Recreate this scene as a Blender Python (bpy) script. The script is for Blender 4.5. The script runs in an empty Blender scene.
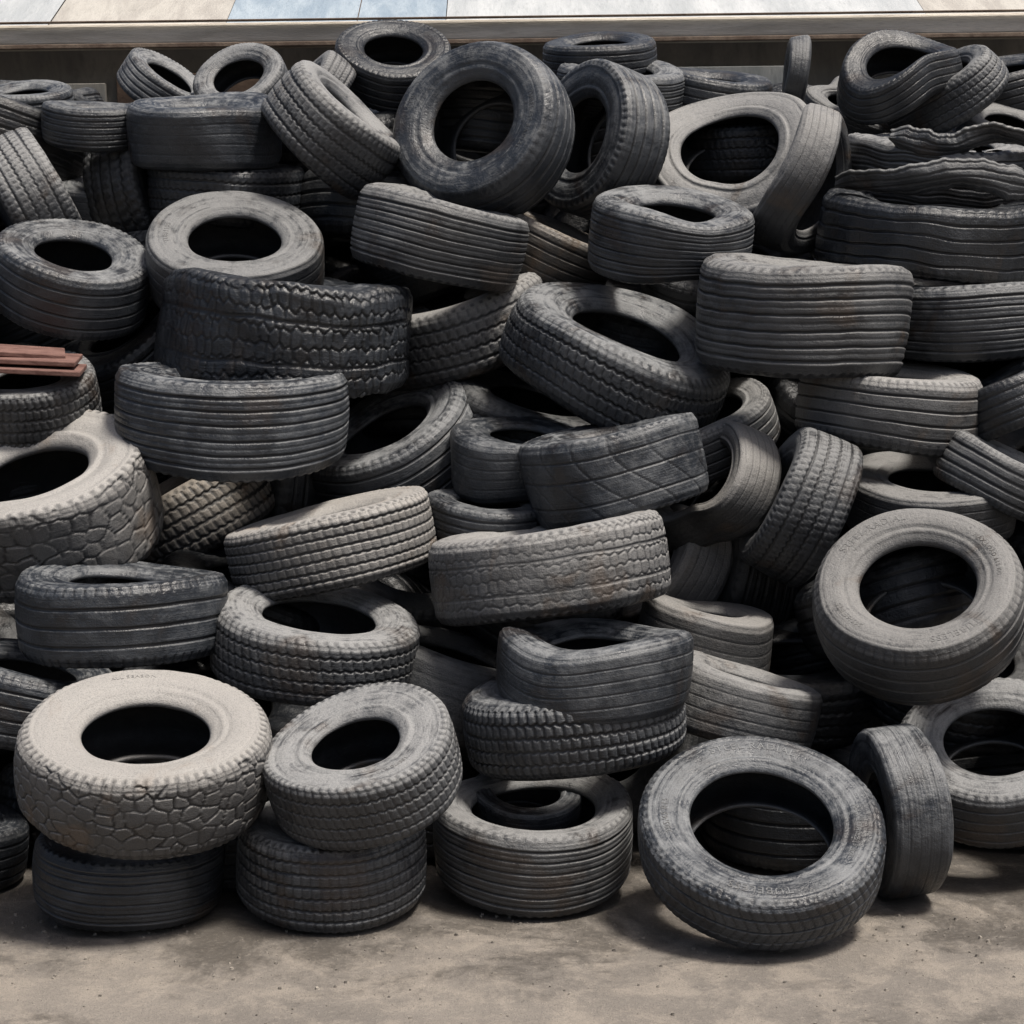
import bpy, math, random
import numpy as np
from mathutils import Vector, Matrix
random.seed(7)
sc=bpy.context.scene
# ---------------- camera: eye height 1.7 m, looking slightly down
cd=bpy.data.cameras.new("camera"); cd.sensor_width=36; cd.lens=66.27; cd.clip_end=500
co=bpy.data.objects.new("camera",cd); sc.collection.objects.link(co); co.location=(0,0,1.7); co.rotation_euler=(math.radians(83.1),0,0); sc.camera=co
sc.view_settings.view_transform='Standard'; sc.view_settings.look='None'; sc.view_settings.exposure=0
# ---------------- daylight
EL=math.radians(68); ROT=math.radians(122)
w=bpy.data.worlds.new("World"); sc.world=w; w.use_nodes=True; nt=w.node_tree
bg=nt.nodes['Background']; sk=nt.nodes.new('ShaderNodeTexSky'); sk.sky_type='NISHITA'; sk.sun_disc=False; sk.sun_elevation=EL; sk.sun_rotation=ROT; sk.dust_density=6
nt.links.new(sk.outputs[0],bg.inputs[0]); bg.inputs[1].default_value=0.10
sl=bpy.data.lights.new("sun",'SUN'); sl.energy=5.0; sl.angle=math.radians(11); sl.color=(1,.94,.86)
so=bpy.data.objects.new("sun",sl); sc.collection.objects.link(so)
sd=Vector((math.sin(ROT)*math.cos(EL),math.cos(ROT)*math.cos(EL),math.sin(EL))); so.rotation_euler=sd.to_track_quat('Z','Y').to_euler()
class N:
    def __init__(s,name):
        s.m=bpy.data.materials.new(name); s.m.use_nodes=True; s.t=s.m.node_tree; s.b=s.t.nodes['Principled BSDF']
    def n(s,typ,ins={},**kw):
        x=s.t.nodes.new(typ)
        for k,v in kw.items(): setattr(x,k,v)
        for k,v in ins.items(): s.i(x.inputs[k],v)
        return x
    def i(s,sock,v):
        if isinstance(v,bpy.types.NodeSocket): s.t.links.new(v,sock)
        else: sock.default_value=v
    def math(s,op,a,b=0.0,c=0.0,clamp=False):
        x=s.t.nodes.new('ShaderNodeMath'); x.operation=op; x.use_clamp=clamp
        s.i(x.inputs[0],a); s.i(x.inputs[1],b); s.i(x.inputs[2],c); return x.outputs[0]
    def noise(s,vec,scale,detail=6,rough=.6,dist=0):
        x=s.n('ShaderNodeTexNoise',{'Vector':vec,'Scale':scale,'Detail':detail,'Roughness':rough,'Distortion':dist}); return x.outputs[0]
    def ramp(s,v,a,b,lo=0.,hi=1.):
        x=s.n('ShaderNodeMapRange',{'Value':v,'From Min':a,'From Max':b,'To Min':lo,'To Max':hi}); x.interpolation_type='SMOOTHSTEP'; return x.outputs[0]
    def mix(s,f,a,b,bt='MIX'):
        x=s.t.nodes.new('ShaderNodeMix'); x.data_type='RGBA'; x.blend_type=bt
        s.i(x.inputs[0],f); s.i(x.inputs[6],a); s.i(x.inputs[7],b); return x.outputs[2]
    def bump(s,h,strength,dist,nrm=None):
        x=s.n('ShaderNodeBump',{'Height':h,'Strength':strength,'Distance':dist})
        if nrm: s.i(x.inputs['Normal'],nrm)
        return x.outputs[0]
def rgb(r,g,b): return (r,g,b,1)
def rubber():
    # object colour carries: R = amount of dust, G = warmth of the dirt, B = brightness
    k=N("rubber"); tc=k.n('ShaderNodeTexCoord'); oi=k.n('ShaderNodeObjectInfo'); ge=k.n('ShaderNodeNewGeometry')
    off=k.math('MULTIPLY',oi.outputs['Random'],37.0)
    cv=k.n('ShaderNodeCombineXYZ',{0:off,1:off,2:off}).outputs[0]
    vec=k.n('ShaderNodeVectorMath',{0:tc.outputs['Object'],1:cv},operation='ADD').outputs[0]
    col=k.n('ShaderNodeSeparateColor',{0:oi.outputs['Color']}); dust,warm,bri=col.outputs[0],col.outputs[1],col.outputs[2]
    gr=k.n('ShaderNodeAttribute',attribute_name='groove').outputs['Fac']
    inn=k.n('ShaderNodeAttribute',attribute_name='inner').outputs['Fac']
    nz=k.n('ShaderNodeSeparateXYZ',{0:ge.outputs['Normal']}).outputs[2]
    big=k.noise(vec,5.,3,.6,.6); mid=k.noise(vec,26,4,.75); fine=k.noise(vec,260,2,.7)
    uv=k.n('ShaderNodeUVMap').outputs[0]
    suv=k.n('ShaderNodeVectorMath',{0:uv,1:(5.0,60.0,1.0)},operation='MULTIPLY').outputs[0]
    suv=k.n('ShaderNodeVectorMath',{0:suv,1:cv},operation='ADD').outputs[0]
    streak=k.noise(suv,1.6,3,.65)
    base=k.mix(k.ramp(big,.35,.65),rgb(.010,.0125,.017),rgb(.027,.032,.040))
    base=k.mix(k.math('MULTIPLY',warm,.6),base,rgb(.042,.036,.029))
    upw=k.ramp(nz,-.35,.8,.07,1.)
    d=k.math('ADD',k.math('MULTIPLY',big,1.2),k.math('MULTIPLY',mid,1.2))
    d=k.math('ADD',d,k.math('MULTIPLY',k.math('SUBTRACT',streak,.5),1.0))
    thr=k.math('SUBTRACT',1.54,k.math('MULTIPLY',dust,.70))
    dm=k.n('ShaderNodeMapRange',{'Value':d,'From Min':k.math('SUBTRACT',thr,.15),'From Max':k.math('ADD',thr,.28)},clamp=True).outputs[0]
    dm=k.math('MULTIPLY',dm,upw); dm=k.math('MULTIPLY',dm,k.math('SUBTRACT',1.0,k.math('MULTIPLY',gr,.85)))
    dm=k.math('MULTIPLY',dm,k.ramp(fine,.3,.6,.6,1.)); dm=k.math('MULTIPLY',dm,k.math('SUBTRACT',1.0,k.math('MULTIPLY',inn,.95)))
    dcol=k.mix(warm,rgb(.225,.232,.236),rgb(.32,.283,.24))
    c=k.mix(k.math('MULTIPLY',dm,k.math('ADD',.60,k.math('MULTIPLY',dust,.33))),base,dcol)
    # worn edges, grooves, mud, scuffs
    edge=k.math('MULTIPLY',k.ramp(ge.outputs['Pointiness'],.51,.56),k.math('SUBTRACT',1.0,inn))
    c=k.mix(k.math('MULTIPLY',edge,.22),c,rgb(.20,.20,.195))
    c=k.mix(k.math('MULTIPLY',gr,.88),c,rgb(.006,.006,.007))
    c=k.mix(k.math('MULTIPLY',k.math('MULTIPLY',k.ramp(big,.44,.30),k.math('ADD',warm,.2)),.5),c,rgb(.14,.09,.052))
    sc_=k.ramp(k.noise(suv,7.0,2,.6),.64,.74); c=k.mix(k.math('MULTIPLY',k.math('MULTIPLY',sc_,upw),.38),c,rgb(.26,.26,.26))
    dk=k.math('MULTIPLY',bri,k.math('SUBTRACT',1.0,k.math('MULTIPLY',inn,.6)))  # inner casing darkened in the colour, painting shade into the tire holes
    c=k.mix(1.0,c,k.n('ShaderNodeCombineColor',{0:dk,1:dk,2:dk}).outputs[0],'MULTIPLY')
    k.i(k.b.inputs['Base Color'],c)
    k.i(k.b.inputs['Roughness'],k.math('ADD',k.math('ADD',k.math('MULTIPLY',dm,.35),k.math('MULTIPLY',inn,.3)),k.ramp(mid,.3,.7,.32,.50)))
    k.b.inputs['Specular IOR Level'].default_value=.55
    h=k.math('ADD',k.math('MULTIPLY',fine,.35),k.math('ADD',k.math('MULTIPLY',mid,1.7),k.math('MULTIPLY',streak,.4)))
    k.i(k.b.inputs['Normal'],k.bump(h,.65,.005))
    return k.m
RUB=rubber()
def sst(a,b,x):
    t=np.clip((x-a)/(b-a),0,1); return t*t*(3-2*t)
def gv(d,hw,soft): return 1-sst(hw,hw+soft,np.abs(d))
def tri(x): return 2*np.abs(2*(x-np.floor(x+.5)))-1
def voro(U,V,nu,seed,jit=.38):
    iu=np.floor(U).astype(int); iv=np.floor(V).astype(int)
    F1=np.full(U.shape,9.); F2=F1.copy()
    def h(a,b,c): 
        x=np.sin(a*127.1+b*311.7+c*74.7+seed)*43758.5453; return x-np.floor(x)
    for du in (-1,0,1,2,-2):
        for dv in (-1,0,1):
            cu=iu+du; cv=iv+dv; cm=np.mod(cu,nu)
            px=cu+.5+.5*np.mod(cv,2)-.25+(h(cm,cv,1.)-.5)*jit; py=cv+.5+(h(cm,cv,2.)-.5)*jit
            d=np.hypot((U-px),(V-py)); F2=np.where(d<F1,F1,np.minimum(F2,d)); F1=np.minimum(F1,d)
    return F2-F1
def tread(kind,T,TH,P,seed):
    ph=TH/(2*math.pi)*P
    def circ(cs,hw,amp=0,ppp=1.,soft=.025):
        o=np.zeros_like(T)
        for i,c in enumerate(cs): o=np.maximum(o,gv(T-c-amp*tri(ph*ppp+i*.5),hw,soft))
        return o
    def trans(phase,hw,soft=.10): return gv((phase-np.floor(phase))-.5,hw,soft)
    if kind=='rib':
        D=circ([-.62,-.21,.21,.62],.022); D=np.maximum(D,.35*trans(ph,.04)*(np.abs(T)>.76))
    elif kind=='rib6':
        D=circ([-.76,-.48,-.17,.17,.48,.76],.014); D=np.maximum(D,.25*circ([-.88,-.62,-.33,0,.33,.62,.88],.003))
    elif kind=='sipe':
        D=circ([-.74,-.46,-.15,.15,.46,.74],.02,.012); D=np.maximum(D,.45*trans(ph+.5*T,.05))
    elif kind=='rib3':
        D=circ([-.5,0,.5],.03); D=np.maximum(D,.7*trans(ph,.06)*(np.abs(T)>.82))
    elif kind=='zig':
        D=circ([-.62,-.21,.21,.62],.022,.03); D=np.maximum(D,.6*trans(ph+.8*T,.03))
    elif kind=='block':
        r=np.floor((T+1)*2.5); D=circ([-.6,-.2,.2,.6],.03,.03); D=np.maximum(D,.8*trans(ph+.5*r+.5*T,.07))
    elif kind=='net':
        nu=int(P*.62); D=1-sst(.03,.13,voro(TH/(2*math.pi)*nu+.12*np.sin(TH*31),(T+1)/2*5.8,nu,seed,.7)); D=np.maximum(D,.5*circ([-.88,.88],.012))
        D*=.72+.28*np.sin(TH*7+T*5+seed)
        D=np.maximum(D,.45*trans(ph*1.,.05)*(np.abs(T)>.7))
    elif kind=='chunk':
        nu=int(P*.95); D=1-sst(.04,.17,voro(TH/(2*math.pi)*nu,(T+1)/2*6.2,nu,seed,.4)); D=np.maximum(D,.8*circ([-.42,.4],.02))
        D*=np.clip(.62+.5*np.sin(TH*1.0+seed),.3,1)
    elif kind=='chev':
        D=circ([-.5,0,.5],.025); D=np.maximum(D,.5*trans(ph+1.4*np.abs(T),.04)*(np.abs(T)>.08))
    elif kind=='curve':
        D=.6*circ([-.55,.1,.6],.012,0); D=np.maximum(D,.5*trans(ph*.25+.9*np.sin(T*1.3+.4),.012,.025))
    else:
        D=.3*circ([-.55,-.18,.18,.55],.010)
    fade=.55+.45*np.sin(TH*3+seed*2+T*2)*np.sin(TH+seed)
    return D*np.clip(.55+fade*.6,0,1)
def catmull(P,n):
    P=np.array(P,float); Q=np.vstack([2*P[0]-P[1],P,2*P[-1]-P[-2]]); m=len(P)-1
    out=[]
    for t in np.linspace(0,m,m*24+1):
        i=min(int(t),m-1); u=t-i; a,b,c,d=Q[i],Q[i+1],Q[i+2],Q[i+3]
        out.append(.5*((2*b)+(-a+c)*u+(2*a-5*b+4*c-d)*u*u+(-a+3*b-3*c+d)*u**3))
    out=np.array(out); L=np.r_[0,np.cumsum(np.linalg.norm(np.diff(out,axis=0),axis=1))]
    q=np.linspace(0,L[-1],n); return np.stack([np.interp(q,L,out[:,j]) for j in range(out.shape[1])],-1)
def profile(D,wr,hole,nt_,ns,ni,rd=.03,bul=1.):
    R=D/2; h=wr*D/2; rb=hole*R; H=R-rb
    T=np.linspace(-1,1,nt_); tz=.87*h*T; trr=R*(1-rd*T**2-.022*sst(.84,1.,np.abs(T)))
    rs=(trr[-1]-rb)/H
    side=[(.87*h,trr[-1])]+[(a*h,rb+b*H) for a,b in [(.93,min(.87,rs-.05)),(.965*bul,.70),(.98*bul,.52),(.94*bul,.34),(.87,.18),(.80,.07),(.73,.012),(.66,-.01),(.60,.03)]]
    S=catmull(side,ns); fr=(S[:,1]-rb)/H
    rid=(.006*D*(np.exp(-((fr-.77)/.022)**2)+.9*np.exp(-((fr-.20)/.03)**2)-.8*np.exp(-((fr-.29)/.025)**2)+.4*np.exp(-((fr-.66)/.015)**2)))
    rid[:2]=0; S=S.copy(); S[:,0]+=rid
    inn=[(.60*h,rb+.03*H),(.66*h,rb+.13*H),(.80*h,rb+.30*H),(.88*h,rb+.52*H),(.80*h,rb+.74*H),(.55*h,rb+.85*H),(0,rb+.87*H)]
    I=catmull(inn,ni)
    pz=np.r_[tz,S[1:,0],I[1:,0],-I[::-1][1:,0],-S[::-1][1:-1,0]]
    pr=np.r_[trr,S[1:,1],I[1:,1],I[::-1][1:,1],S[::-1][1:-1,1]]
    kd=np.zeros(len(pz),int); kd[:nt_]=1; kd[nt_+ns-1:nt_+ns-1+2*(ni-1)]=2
    return pz,pr,kd,S
def wob(V,D,seed,f0,f1,n=9):
    r=np.random.RandomState(int(seed*1000)); o=np.zeros(len(V))
    for i in range(n):
        d=r.normal(size=3); d/=np.linalg.norm(d); f=f0*(f1/f0)**(i/(n-1)); o+=np.sin(V@d*f/D+r.uniform(0,6.28))*(f0/f)**.6
    return o
def deform(V,D,p):
    R=D/2; s=p['s']; x,y,z=V[:,0].copy(),V[:,1].copy(),V[:,2].copy()
    th=np.arctan2(y,x); r=np.hypot(x,y)
    def ad(a,b): return (a-b+math.pi)%(2*math.pi)-math.pi
    f=1+.012*np.sin(2*th+s)+.007*np.sin(3*th+2*s)
    for dk,da,dw in p.get('dent',[]): f=f-dk*np.exp(-(ad(th,da)/dw)**2)
    x*=f; y*=f
    z*=1-p.get('pinch',0)*np.exp(-(ad(th,s)/.6)**2)
    z*=1+.03*np.sin(2*th+3*s)
    z+=p.get('sad',.02)*R*(r/R)**2*np.cos(2*(th-s))
    l=p.get('lump',.0006)*D
    x+=l*wob(V,D,s+1,14,60); y+=l*wob(V,D,s+2,14,60); z+=l*wob(V,D,s+3,14,60)
    if p.get('crush'):
        c=p['crush']*D; x+=c*wob(V,D,s+4,4,9,4); y+=c*wob(V,D,s+5,4,9,4); z+=c*wob(V,D,s+6,4,9,4)
    sq=p.get('sq',0); x*=(1-sq); y*=(1+sq*.45)
    b=p.get('bend',0)
    if b:
        kx=b/R; rad=1/kx - z; x,z=np.sin(x*kx)*rad, 1/kx-np.cos(x*kx)*rad
    return np.c_[x,y,z]
def tyre_mesh(D,wr,hole,kind,P,spp,nt_,ns,ni,p,td=.0105):
    NN=P*spp; pz,pr,kd,S=profile(D,wr,hole,nt_,ns,ni,p.get('rnd',.03),p.get('bul',1.)); M=len(pz)
    th=np.arange(NN)/NN*2*math.pi
    TH=np.repeat(th[:,None],M,1); T=np.repeat((pz/(.87*wr*D/2))[None,:],NN,0)
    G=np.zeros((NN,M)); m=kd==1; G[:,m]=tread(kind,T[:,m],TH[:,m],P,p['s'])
    Rr=pr[None,:]-G*td*D
    Z=np.repeat(pz[None,:],NN,0)
    if kind!='bald':
        fr=(pr-hole*D/2)/(D/2*(1-hole)); ss=(kd==0)&(fr>.80)&(fr<.93)
        ph=TH/(2*math.pi)*P; q=gv((ph-np.floor(ph))-.5,.12,.12); Z[:,ss]-=np.sign(Z[:,ss])*q[:,ss]*.005*D; G[:,ss]=np.maximum(G[:,ss],.5*q[:,ss])
    X=Rr*np.cos(TH); Y=Rr*np.sin(TH)
    V=deform(np.c_[X.ravel(),Y.ravel(),Z.ravel()],D,p)
    a=np.arange(NN)[:,None]; b=np.arange(M)[None,:]; a2=(a+1)%NN; b2=(b+1)%M
    F_=np.stack([a*M+b,a2*M+b,a2*M+b2,a*M+b2],-1).reshape(-1,4)
    one=np.ones((NN,M)); A=a*one; B=b*one
    UV=np.stack([A/NN,B/M,(A+1)/NN,B/M,(A+1)/NN,(B+1)/M,A/NN,(B+1)/M],-1).reshape(-1,8)
    if p.get('torn'):
        nn=wob(V,D,p['s']+9,9,70,8)[F_[:,0]]; keep=~((nn>p['torn'])&np.repeat((kd!=2)[None,:],NN,0).ravel()); F_=F_[keep]; UV=UV[keep]
    me=bpy.data.meshes.new("tire"); nf=len(F_)
    me.vertices.add(len(V)); me.vertices.foreach_set('co',V.astype(np.float32).ravel())
    me.loops.add(nf*4); me.loops.foreach_set('vertex_index',F_.astype(np.int32).ravel())
    me.polygons.add(nf); me.polygons.foreach_set('loop_start',np.arange(nf,dtype=np.int32)*4)
    me.polygons.foreach_set('use_smooth',np.ones(nf,bool))
    me.update(calc_edges=True)
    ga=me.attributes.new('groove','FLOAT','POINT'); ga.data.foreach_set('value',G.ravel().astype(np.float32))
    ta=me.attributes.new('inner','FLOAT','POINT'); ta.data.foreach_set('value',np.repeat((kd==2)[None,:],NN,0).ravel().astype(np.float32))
    uv=me.uv_layers.new(name='UVMap'); uv.data.foreach_set('uv',UV.reshape(-1).astype(np.float32))
    me.materials.append(RUB)
    return me,S
def lettering(tire,D,hole,S,p,items):
    R=D/2; rb=hole*R; H=R-rb; order=np.argsort(S[:,1]); sr,sz=S[order,1],S[order,0]
    vs=[];fs=[];o=0
    for (txt,ang,fr,size) in items:
        cu=bpy.data.curves.new("t",'FONT'); cu.body=txt; cu.size=size*D; cu.align_x='CENTER'; cu.resolution_u=3; cu.space_character=1.15; cu.extrude=.0012
        ob=bpy.data.objects.new("t",cu); sc.collection.objects.link(ob); dg=bpy.context.evaluated_depsgraph_get()
        me=bpy.data.meshes.new_from_object(ob.evaluated_get(dg))
        vv=np.zeros(len(me.vertices)*3); me.vertices.foreach_get('co',vv); vv=vv.reshape(-1,3)
        r=rb+fr*H+vv[:,1]; th=ang-vv[:,0]/(rb+fr*H); z=np.interp(r,sr,sz)+vv[:,2]
        vs.append(np.c_[r*np.cos(th),r*np.sin(th),z]); fs+=[[o+i for i in q.vertices] for q in me.polygons]; o+=len(vv)
        bpy.data.objects.remove(ob); bpy.data.meshes.remove(me)
    V=deform(np.vstack(vs),D,p); me=bpy.data.meshes.new("sidewall_lettering"); me.from_pydata(V.tolist(),[],fs); me.materials.append(RUB)
    ob=bpy.data.objects.new("sidewall_lettering",me); sc.collection.objects.link(ob); ob.parent=tire; ob.color=(tire.color[0]+.06,tire.color[1],tire.color[2],1)
PAL={'K':(.16,.0,.72),'B':(.48,.0,1.0),'C':(.74,.09,1.0),'G':(1.0,.28,1.),'T':(1.38,.38,1.05),'W':(.95,.9,.95)}
placed=[]; ntire=[0]
# one tyre: centre x,y,z (m), outer diameter (m), axle direction x,y (z completes the unit vector), width ratio, bead ratio, tread, finish
def tire(x,y,z,D,ax,ay,wr,hole,kind,pal,P=60,neg=False,text=None,spin=None,**p):
    az=math.sqrt(max(0,1-ax*ax-ay*ay))*(-1 if neg else 1); A=Vector((ax,ay,az)).normalized()
    ntire[0]+=1; rr=random.Random(ntire[0]*7919+13)
    p['s']=round(rr.uniform(0,6.28),2)
    b_=rr.choice((-1,1))*rr.uniform(.02,.06); s_=rr.uniform(.01,.04)
    if abs(ay)<.35: p.setdefault('bend',b_)
    p.setdefault('sad',s_); p.setdefault('rnd',rr.uniform(.008,.03)); p.setdefault('bul',rr.uniform(.93,1.03)); p.setdefault('crush',rr.uniform(.001,.006))
    lod=2 if D>.5 and y<6.75 else 1 if D>.42 else 0
    me,S=tyre_mesh(D,wr,hole,kind,P,(4,5,6)[lod],(40,60,84)[lod],(18,26,30)[lod],12,p)
    ob=bpy.data.objects.new("tire",me); sc.collection.objects.link(ob)
    q=A.to_track_quat('Z','Y')@Matrix.Rotation(rr.uniform(0,6.28) if spin is None else spin,3,'Z').to_quaternion()
    ob.rotation_mode='QUATERNION'; ob.rotation_quaternion=q; ob.location=(x,y,z)
    c=PAL[pal]; j=rr.uniform(-.15,.15); ob.color=(c[0]+j,max(0,c[1]+j*.6),c[2]*rr.uniform(.8,1.2),1)
    if text: lettering(ob,D,hole,S,p,text)
    placed.append((Vector((x,y,z)),A,D,wr,hole))
TX=[("STEEL RADIAL",1.2,.46,.05),("TUBELESS",4.2,.46,.05),("205/65 R15",2.75,.42,.036),("MAX LOAD 615 KG",5.7,.42,.03)]
# foot of the heap
tire(-.98,4.93,.43,.670,.09,-.26,.36,.50,'net','T',P=72,text=[("ALL SEASON",4.5,.5,.03)],lump=.001)
tire(-1.04,4.98,.12,.512,.06,0,.40,.5,'rib6','K')
tire(-.40,4.92,.42,.513,-.19,-.35,.40,.46,'zig','C',P=66,text=[("185/70 R14",1.0,.45,.034)])
tire(-.49,5.02,.13,.527,.03,-.01,.44,.5,'sipe','C',P=66)
tire(.06,5.14,.16,.566,0,-.12,.42,.62,'rib6','C')
tire(.04,5.29,.21,.322,.07,-.20,.36,.6,'bald','B')
tire(.66,4.85,.24,.651,-.02,-.49,.28,.58,'chev','B',P=72,text=TX,spin=.4)
tire(1.40,5.33,.335,.565,-.14,-.45,.36,.52,'rib','C',text=[("RADIAL",1.5,.5,.045)])
tire(1.08,5.12,.245,.475,-.99,-.09,.36,.5,'bald','B',neg=True,crush=.008)
tire(1.18,5.37,.78,.612,-.25,-.60,.40,.54,'rib','G',text=TX,rnd=.05)
tire(-1.60,5.23,.11,.428,.09,-.01,.4,.5,'rib','K')
tire(1.90,5.05,.13,.529,-.09,0,.4,.5,'rib','C')
tire(1.52,5.75,.12,.56,.03,-.02,.40,.5,'rib','K')
tire(.87,5.54,.15,.603,-.05,-.04,.44,.5,'rib','K')
tire(-.81,5.38,.12,.558,.04,-.03,.4,.5,'rib','K')
tire(-.22,5.64,.13,.553,.01,-.04,.4,.5,'zig','K')
# second course
tire(.18,5.27,.48,.634,-.13,-.05,.34,.5,'block','C',P=72)
tire(.67,5.45,.47,.472,.27,.06,.42,.5,'bald','G')
tire(.23,5.23,.62,.553,.06,0,.38,.5,'bald','B',pinch=.35,sad=.07,crush=.014)
tire(.61,5.85,.59,.466,.16,.02,.46,.5,'bald','G',crush=.018)
tire(.53,6.23,.74,.451,-.81,-.31,.42,.5,'bald','G')
tire(.11,5.60,.85,.715,-.14,.09,.36,.5,'chunk','G',P=72,lump=.001,bend=.05,crush=.004)
tire(-.56,5.85,.89,.651,-.23,.01,.36,.5,'sipe','T',P=66,bend=.02,crush=.005)
tire(-.58,5.52,.64,.601,.13,-.15,.34,.55,'zig','C',crush=.006)
tire(-1.15,5.50,.74,.610,.02,.01,.42,.5,'rib3','B',crush=.006)
tire(-1.44,5.47,.49,.547,.23,.01,.40,.5,'rib','B')
tire(-1.49,5.92,1.00,.743,-.17,-.37,.44,.5,'net','T',P=60,sad=.04,lump=.001,crush=.006)
tire(-1.11,6.35,.92,.611,-.44,-.07,.38,.5,'block','W')
# middle of the face
tire(-.91,6.13,1.27,.749,.05,-.05,.42,.5,'rib6','B',crush=.006)
tire(-.77,6.48,1.54,.842,.08,-.03,.44,.5,'chunk','K',P=80,lump=.0035,crush=.012,torn=3.6)
tire(-1.34,6.82,1.48,.649,-.48,-.37,.36,.5,'rib','K',crush=.012)
tire(-.96,6.59,1.78,.617,.07,-.52,.38,.52,'bald','C',text=[("TUBELESS",1.5,.45,.04)])
tire(-1.52,6.54,1.72,.544,.21,-.36,.44,.5,'rib','B')
tire(-1.74,6.91,2.00,.499,-.86,-.28,.46,.5,'zig','C',neg=True)
tire(-.41,6.56,1.11,.681,-.42,-.30,.36,.5,'rib','C',bend=.25,crush=.008)
tire(-.18,6.86,1.53,.688,-.30,-.08,.38,.5,'zig','G')
tire(.36,6.43,1.44,.776,.33,-.31,.34,.5,'zig','C',P=72,sad=.06,crush=.008)
tire(.49,7.02,1.54,.612,.11,-.29,.36,.5,'bald','B',crush=.012,dent=[(.25,.5,.5)])
tire(.96,6.24,1.60,.704,.06,-.05,.50,.5,'rib6','G',lump=.001,crush=.008)
tire(1.24,6.21,1.30,.600,.06,-.07,.40,.5,'rib','G')
tire(1.57,6.53,1.59,.690,.02,-.04,.38,.5,'rib6','B')
tire(1.46,6.66,1.87,.787,.06,-.09,.34,.5,'rib','K',crush=.010,lump=.002,torn=3.6)
tire(1.57,6.93,2.11,.689,.02,-.12,.34,.5,'rib6','C',crush=.014,lump=.003,torn=2.4)
tire(.324,5.91,1.131,.579,-.21,0,.46,.5,'curve','B',crush=.008)
tire(.026,6.18,1.13,.493,.07,-.11,.42,.5,'bald','B',crush=.018)
tire(-.077,6.0,.948,.417,.07,-.08,.36,.5,'rib','B')
tire(-1.603,6.24,1.318,.464,-.06,-.35,.44,.5,'block','C')
tire(.917,5.96,1.0,.484,-.905,-.015,.46,.5,'zig','C')
tire(.662,6.114,1.026,.489,-.71,-.36,.34,.62,'bald','G',bend=.35,dent=[(.28,1.,.6)])
tire(.651,6.345,1.194,.506,-.385,-.24,.36,.6,'rib','C',dent=[(.2,2.,.6)])
tire(1.353,6.06,1.006,.55,.02,-.20,.34,.5,'bald','G')
tire(1.63,6.19,1.32,.394,-.48,.07,.44,.5,'rib','K')
tire(1.56,5.98,1.09,.414,.41,-.12,.42,.5,'rib','C')
# crest
tire(.55,6.60,1.86,.575,.09,-.23,.46,.5,'rib6','C',pinch=.25,crush=.004)
tire(.83,7.11,2.14,.706,-.25,-.74,.30,.56,'bald','G',sq=.08,sad=.16,spin=.6,crush=.018,dent=[(.12,4.,.5)])
tire(1.03,6.71,2.06,.509,.84,-.43,.30,.64,'bald','G',neg=True,sad=.14,bend=.35,sq=.1)
tire(-.10,6.90,2.24,.655,-.41,-.84,.42,.48,'rib','B',text=[("TUBELESS RADIAL",1.5,.45,.036),("14 PR",4.5,.5,.04)],rnd=.06)
tire(.32,7.04,2.22,.570,-.78,-.58,.40,.5,'rib','C')
tire(-.65,6.92,2.25,.523,.68,-.11,.48,.5,'zig','C',crush=.012)
tire(-1.11,6.96,2.25,.526,-.01,-.23,.40,.5,'bald','B',crush=.016)
tire(-1.06,7.07,2.04,.574,.05,-.15,.38,.5,'zig','K')
tire(-.25,6.60,1.86,.631,.21,-.09,.44,.5,'rib6','C',crush=.010)
tire(.14,6.99,1.82,.478,.37,-.13,.42,.5,'rib','W')
tire(-1.51,7.22,2.00,.424,.03,-.19,.38,.5,'bald','C')
tire(-1.54,7.08,2.28,.384,.05,-.17,.40,.5,'rib6','C')
tire(-1.84,7.26,2.36,.363,-.03,-.29,.42,.5,'rib','C')
tire(-.46,7.44,2.54,.448,.07,-.60,.40,.5,'rib','K')
tire(-1.03,7.36,2.45,.375,-.19,-.70,.36,.54,'rib','C',dent=[(.12,2.,.6)])
tire(-.74,7.29,2.42,.326,-.72,-.33,.42,.5,'zig','C')
tire(-1.35,7.46,2.45,.373,.52,-.29,.36,.54,'rib','C',bend=.25,sq=.1)
tire(.42,7.46,2.45,.505,.05,-.25,.36,.5,'rib6','C')
tire(.35,7.66,2.59,.457,-.05,-.25,.34,.5,'rib','K')
tire(1.09,7.36,2.47,.375,-.99,.09,.22,.5,'bald','C',sq=.15,bend=.35)
tire(1.35,7.53,2.35,.463,.33,-.64,.28,.6,'bald','C',sq=.2,bend=.45,dent=[(.3,1.,.5)])
tire(1.46,7.22,2.47,.496,-.15,-.47,.32,.58,'rib','K',sad=.12,bend=.35,sq=.1,dent=[(.28,3.,.6)])
tire(1.65,7.34,2.40,.497,-.66,-.17,.32,.6,'zig','C',sq=.2,bend=.4)
tire(1.54,7.51,2.32,.450,.43,-.35,.30,.6,'zig','C',sq=.2,bend=-.4)
tire(1.95,7.62,2.47,.468,-.21,-.25,.36,.58,'rib','K',bend=.3)
tire(1.88,7.32,2.26,.363,.17,-.41,.4,.5,'bald','C')
tire(.78,7.62,2.43,.50,.12,-.2,.4,.5,'rib','K')
tire(.92,7.50,2.22,.55,-.1,-.1,.4,.5,'zig','K')
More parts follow.
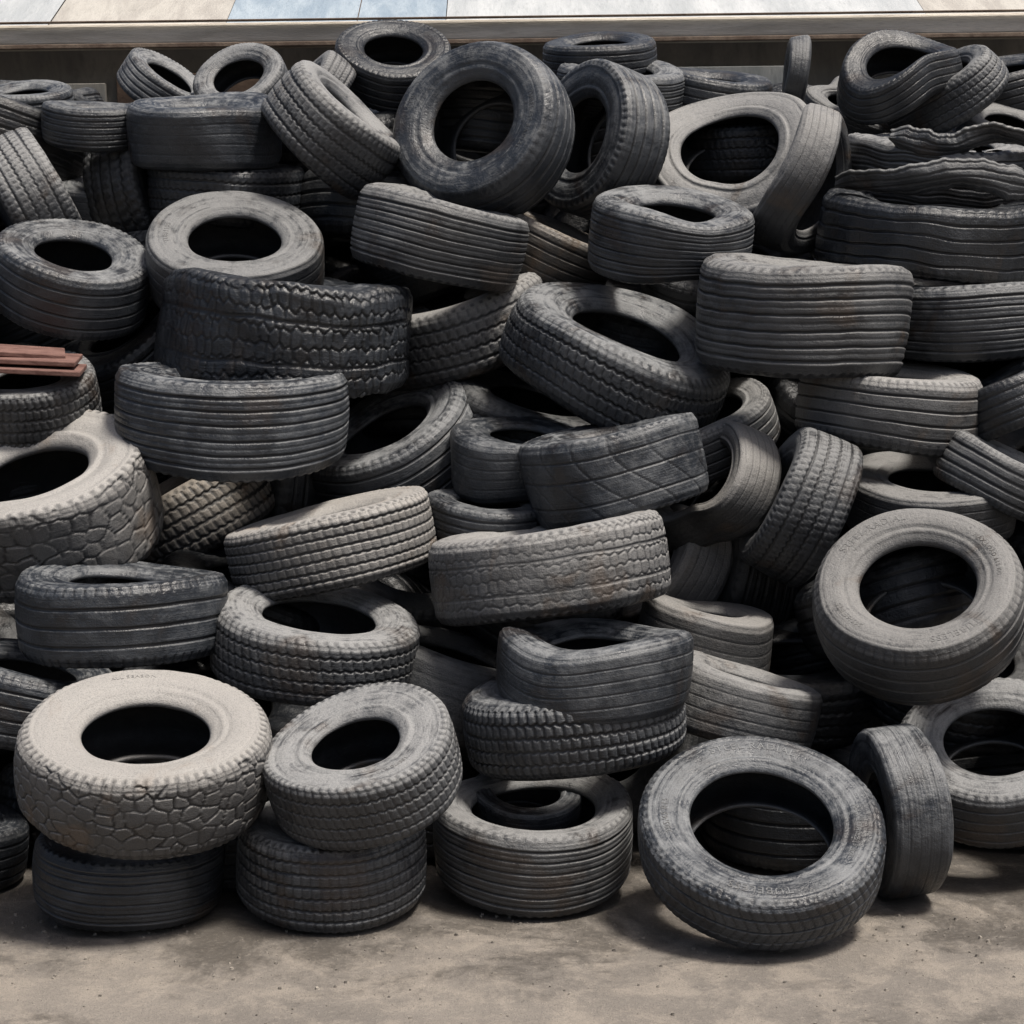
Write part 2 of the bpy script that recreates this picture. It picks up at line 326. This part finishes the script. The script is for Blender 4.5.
# ---------------- body of the heap behind its face
ang=np.arange(28)/28*2*math.pi
def samples(pos,ax,D,wr):
    M=np.array(ax.to_track_quat('Z','Y').to_matrix()); pts=[]
    for zz in (-.85,0,.85):
        for rr in (.97,.75):
            pts.append(np.c_[np.cos(ang)*rr*D/2,np.sin(ang)*rr*D/2,np.full(28,zz*wr*D/2)])
    return np.vstack(pts)@M.T+np.array(pos)
def overlap(pos,ax,D,wr,solid=False):
    S=samples(pos,ax,D,wr); tot=0
    for (p2,a2,D2,w2,h2) in placed:
        if (p2-pos).length>(D+D2)/2: continue
        d=S-np.array(p2); z=d@np.array(a2); r=np.sqrt(np.maximum((d*d).sum(1)-z*z,0))
        tot+=((np.abs(z)<w2*D2/2*.9)&(r<D2/2*.96)&(r>(0 if solid else h2*D2/2))).mean()
    return tot
pool=[]
for i,(kd,wr) in enumerate([('rib',.38),('zig',.36),('bald',.4),('rib6',.42),('block',.36),('rib3',.34)]):
    pool.append(tyre_mesh(.62,wr,.52,kd,54,4,48,14,8,{'s':i*1.1,'sad':.03,'crush':.010,'bend':.1*(-1)**i})[0])
rnd=random.Random(11)
for lay in range(4):
    for iz in range(10):
        for ix in range(-7,8):
            ok=False
            for tr in range(16):
                z=.16+iz*.265+rnd.uniform(-.06,.06); x=ix*.385+(iz%2)*.19+rnd.uniform(-.09,.09)
                y=5.1+(z-.3)*.92+.29+lay*.36+rnd.uniform(-.05,.1)+tr*.015
                if rnd.random()<.6: ax=Vector((rnd.uniform(-.35,.35),rnd.uniform(-.5,.2),1)).normalized()
                else: ax=Vector((rnd.uniform(-1,1),rnd.uniform(-1,0),rnd.uniform(-.3,1))).normalized()
                ext=.12*abs(ax.z)+.31*math.sqrt(1-ax.z**2); z=max(z,ext)
                if z+ext>2.46+(y-7)*.1 or y>8.15: continue
                pos=Vector((x,y,z))
                if overlap(pos,ax,.62,.38,lay<2)<(.11,.18,.3,.5)[lay]: ok=True; break
            if not ok: continue
            placed.append((pos.copy(),ax.copy(),.62,.38,.52))
            ob=bpy.data.objects.new("tire",rnd.choice(pool)); sc.collection.objects.link(ob)
            ob.location=pos; ob.rotation_mode='QUATERNION'; ob.rotation_quaternion=ax.to_track_quat('Z','Y')
            c=PAL[rnd.choice('KKBBC')]; ob.color=(c[0],c[1],c[2]*.45,1)  # buried tires dimmed in colour: painted shade for the gaps and holes
# ---------------- torn tread strips
def strip(pts,wd,width,seed):
    C=catmull(pts,130); Wd=Vector(wd).normalized(); m=26; r=random.Random(seed); ph=[r.uniform(0,6.28) for _ in range(6)]
    vs=[];fs=[]
    for i,c in enumerate(C):
        t=Vector(C[min(i+1,129)]-C[max(i-1,0)]).normalized(); wv=(Wd-t*Wd.dot(t)).normalized(); nn=t.cross(wv)
        rot=.5*math.sin(i*.035+ph[0]); wv,nn=wv*math.cos(rot)+nn*math.sin(rot),nn*math.cos(rot)-wv*math.sin(rot)
        for j in range(m):
            s=j/(m-1)*2-1; g_=3 if s>0 else 0
            lim=1-.16*abs(math.sin(i*.07+ph[1]+g_))-.12*abs(math.sin(i*.19+ph[2]+g_*2))-.06*abs(math.sin(i*.61+ph[3]+g_))
            taper=min(1,(i+4)/14,(134-i)/14); q=s*width/2*lim*taper
            g=-.005 if (j%6==0) else 0
            vs.append(Vector(c)+wv*q+nn*(-.02*s*s+g+.003*math.sin(i*.13+s*4)))
            if i and j: fs.append(((i-1)*m+j-1,i*m+j-1,i*m+j,(i-1)*m+j))
    me=bpy.data.meshes.new("tire_tread_strip"); me.from_pydata(vs,[],fs); me.materials.append(RUB); me.polygons.foreach_set('use_smooth',[True]*len(fs))
    ob=bpy.data.objects.new("tire_tread_strip",me); sc.collection.objects.link(ob); md=ob.modifiers.new('s','SOLIDIFY'); md.thickness=.012
    ob.color=(.6,.1,.9,1)
strip([(1.12,6.62,2.03),(1.32,6.46,2.03),(1.52,6.40,2.06),(1.72,6.42,2.03),(1.95,6.55,2.0)],(0,-.5,.85),.13,3)
strip([(1.30,6.62,2.20),(1.48,6.55,2.15),(1.66,6.56,2.19),(1.9,6.62,2.13)],(0,-.75,.65),.12,5)
# ---------------- setting
def box(name,x0,x1,y0,y1,z0,z1,mat,parent=None,bev=0):
    cx,cy,cz=(x0+x1)/2,(y0+y1)/2,(z0+z1)/2
    me=bpy.data.meshes.new(name); vs=[(x-cx,y-cy,z-cz) for z in (z0,z1) for y in (y0,y1) for x in (x0,x1)]
    me.from_pydata(vs,[],[(0,2,3,1),(4,5,7,6),(0,1,5,4),(1,3,7,5),(3,2,6,7),(2,0,4,6)]); me.materials.append(mat)
    ob=bpy.data.objects.new(name,me); sc.collection.objects.link(ob); ob.location=(cx,cy,cz)
    if bev: m=ob.modifiers.new('b','BEVEL'); m.width=bev; m.segments=2
    if parent: ob.parent=parent
    return ob
def gmat():
    k=N("concrete_ground"); g=k.n('ShaderNodeTexCoord').outputs['Object']
    a=k.noise(g,.9,5,.6,.8); b=k.noise(g,6,6,.72,.3); c=k.noise(g,60,4,.8); e=k.noise(g,260,2,.7)
    col=k.mix(k.ramp(a,.35,.65),rgb(.165,.148,.130),rgb(.235,.21,.182))
    col=k.mix(k.math('MULTIPLY',k.ramp(b,.44,.62),.6),col,rgb(.33,.29,.243))
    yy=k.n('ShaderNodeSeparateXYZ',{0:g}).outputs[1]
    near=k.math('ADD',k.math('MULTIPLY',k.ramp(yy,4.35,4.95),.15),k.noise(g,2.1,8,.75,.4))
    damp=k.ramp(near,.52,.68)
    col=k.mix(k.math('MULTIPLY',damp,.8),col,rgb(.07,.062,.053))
    col=k.mix(k.math('MULTIPLY',k.ramp(c,.5,.72),.4),col,rgb(.37,.33,.28))
    col=k.mix(k.math('MULTIPLY',k.ramp(e,.54,.68),.6),col,rgb(.055,.05,.046))
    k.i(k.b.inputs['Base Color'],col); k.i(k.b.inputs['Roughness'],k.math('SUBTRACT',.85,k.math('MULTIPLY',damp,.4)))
    h=k.math('ADD',k.math('MULTIPLY',b,1.),k.math('ADD',k.math('MULTIPLY',c,.5),k.math('MULTIPLY',e,.3)))
    k.i(k.b.inputs['Normal'],k.bump(h,.9,.016)); return k.m
G=gmat()
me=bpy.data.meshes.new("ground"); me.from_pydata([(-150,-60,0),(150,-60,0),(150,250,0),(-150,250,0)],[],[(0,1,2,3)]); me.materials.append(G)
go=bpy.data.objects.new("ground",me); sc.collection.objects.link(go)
def plain(name,c1,c2,scale=3,rough=.8,stretch=(1,1,1),bump=.3):
    k=N(name); g=k.n('ShaderNodeTexCoord').outputs['Object']; g=k.n('ShaderNodeVectorMath',{0:g,1:stretch},operation='MULTIPLY').outputs[0]
    n=k.noise(g,scale,7,.68,.4); n2=k.noise(g,scale*12,4,.7)
    c=k.mix(k.ramp(n,.35,.65),rgb(*c1),rgb(*c2)); c=k.mix(k.math('MULTIPLY',k.ramp(n2,.5,.7),.3),c,rgb(*[x*.6 for x in c1]))
    k.i(k.b.inputs['Base Color'],c); k.b.inputs['Roughness'].default_value=rough; k.i(k.b.inputs['Normal'],k.bump(n2,bump,.01)); return k.m
stone=plain("grit",(.10,.09,.08),(.30,.27,.23),40,.9)
vs=[];fs=[];R_=np.random.RandomState(3)
for i in range(1400):
    x=R_.uniform(-2.2,2.2); y=4.95-abs(R_.normal(0,.35)) if i%3 else R_.uniform(3.6,5.0); s=.0018+.006*R_.rand()**4; o=len(vs)
    for k_ in range(6):
        a=k_*math.pi/3; vs.append((x+s*math.cos(a)*R_.uniform(.6,1.2),y+s*math.sin(a)*R_.uniform(.6,1.2),-.001))
    for k_ in range(6):
        a=k_*math.pi/3+.3; vs.append((x+s*.6*math.cos(a),y+s*.6*math.sin(a),s*R_.uniform(.5,1.0)))
    fs+=[(o+k_,o+(k_+1)%6,o+6+(k_+1)%6,o+6+k_) for k_ in range(6)]+[tuple(range(o+6,o+12))]
me=bpy.data.meshes.new("gravel"); me.from_pydata(vs,[],fs); me.materials.append(stone); sc.collection.objects.link(bpy.data.objects.new("gravel",me))
wallm=plain("plaster",(.12,.115,.105),(.26,.24,.21),1.5,.9,(1,1,.5))
beam=plain("weathered_beam",(.42,.38,.32),(.66,.61,.53),4,.6,(.4,1,4))
rust=plain("rusty_edge",(.10,.065,.045),(.20,.15,.11),6,.8)
pale=plain("pale_sheet",(.34,.36,.37),(.48,.495,.50),1.5,.6,(3,.6,.6)); blue=plain("blue_sheet",(.22,.28,.34),(.34,.40,.45),2,.6,(4,1,1)); beige=plain("beige_sheet",(.33,.31,.28),(.44,.42,.38),2,.6,(4,1,1)); brown=plain("brown_board",(.12,.075,.05),(.2,.13,.09),3,.7)
bld=bpy.data.objects.new("workshop_building",None); sc.collection.objects.link(bld); bld.rotation_euler[1]=math.radians(-.7)
box("wall",-9,9,8.70,8.9,0,2.77,wallm,bld)
box("eave_beam",-9,9,8.40,8.60,2.755,2.845,beam,bld,.012)
box("drip_flashing",-9,9,8.375,8.397,2.738,2.758,rust,bld,.004); box("gutter_lip",-9,9,8.36,8.395,2.846,2.853,rust,bld,.002)
box("brown_board",-1.75,-.72,8.66,8.695,1.9,2.66,brown,bld,.004)
box("pale_board",-2.5,-1.8,8.66,8.695,1.9,2.62,beige,bld,.004)
box("grey_board",.7,1.3,8.66,8.695,1.9,2.66,pale,bld,.004)
xs=[(-9,-4,pale),(-4,-2.05,pale),(-2.05,-1.25,beige),(-1.25,-.66,blue),(-.66,-.26,blue),(-.26,1.9,pale),(1.9,2.6,beige),(2.6,9,pale)]
for i,(x,x1,m) in enumerate(xs):
    y0,z0,y1,z1=8.62,2.85+.003*(i%2),14.0,5.3+.003*(i%2)
    me=bpy.data.meshes.new("roof_panel"); me.from_pydata([(x,y0,z0),(x1-.004,y0,z0),(x1-.004,y1,z1),(x,y1,z1)],[],[(0,1,2,3)]); me.materials.append(m)
    ob=bpy.data.objects.new("roof_panel",me); sc.collection.objects.link(ob); ob.parent=bld
me=bpy.data.meshes.new("roof_deck"); me.from_pydata([(-9,8.62,2.83),(9,8.62,2.83),(9,14,5.28),(-9,14,5.28)],[],[(0,1,2,3)]); me.materials.append(rust); ob=bpy.data.objects.new("roof_deck",me); sc.collection.objects.link(ob); ob.parent=bld
red=plain("red_paint_wood",(.10,.045,.036),(.20,.11,.09),14,.9,(1,3,3))
pl=bpy.data.objects.new("broken_planks",None); sc.collection.objects.link(pl); pl.location=(-1.56,6.14,1.452); pl.rotation_euler=(.1,.05,.1)
box("plank_1",-.28,.15,-.10,.10,0,.016,red,pl,.003); o=box("plank_2",-.30,.10,-.06,.12,.018,.034,red,pl,.003); o.rotation_euler=(0,.04,.15)
box("plank_3",-.24,.17,-.13,.05,-.026,-.010,red,pl,.003)
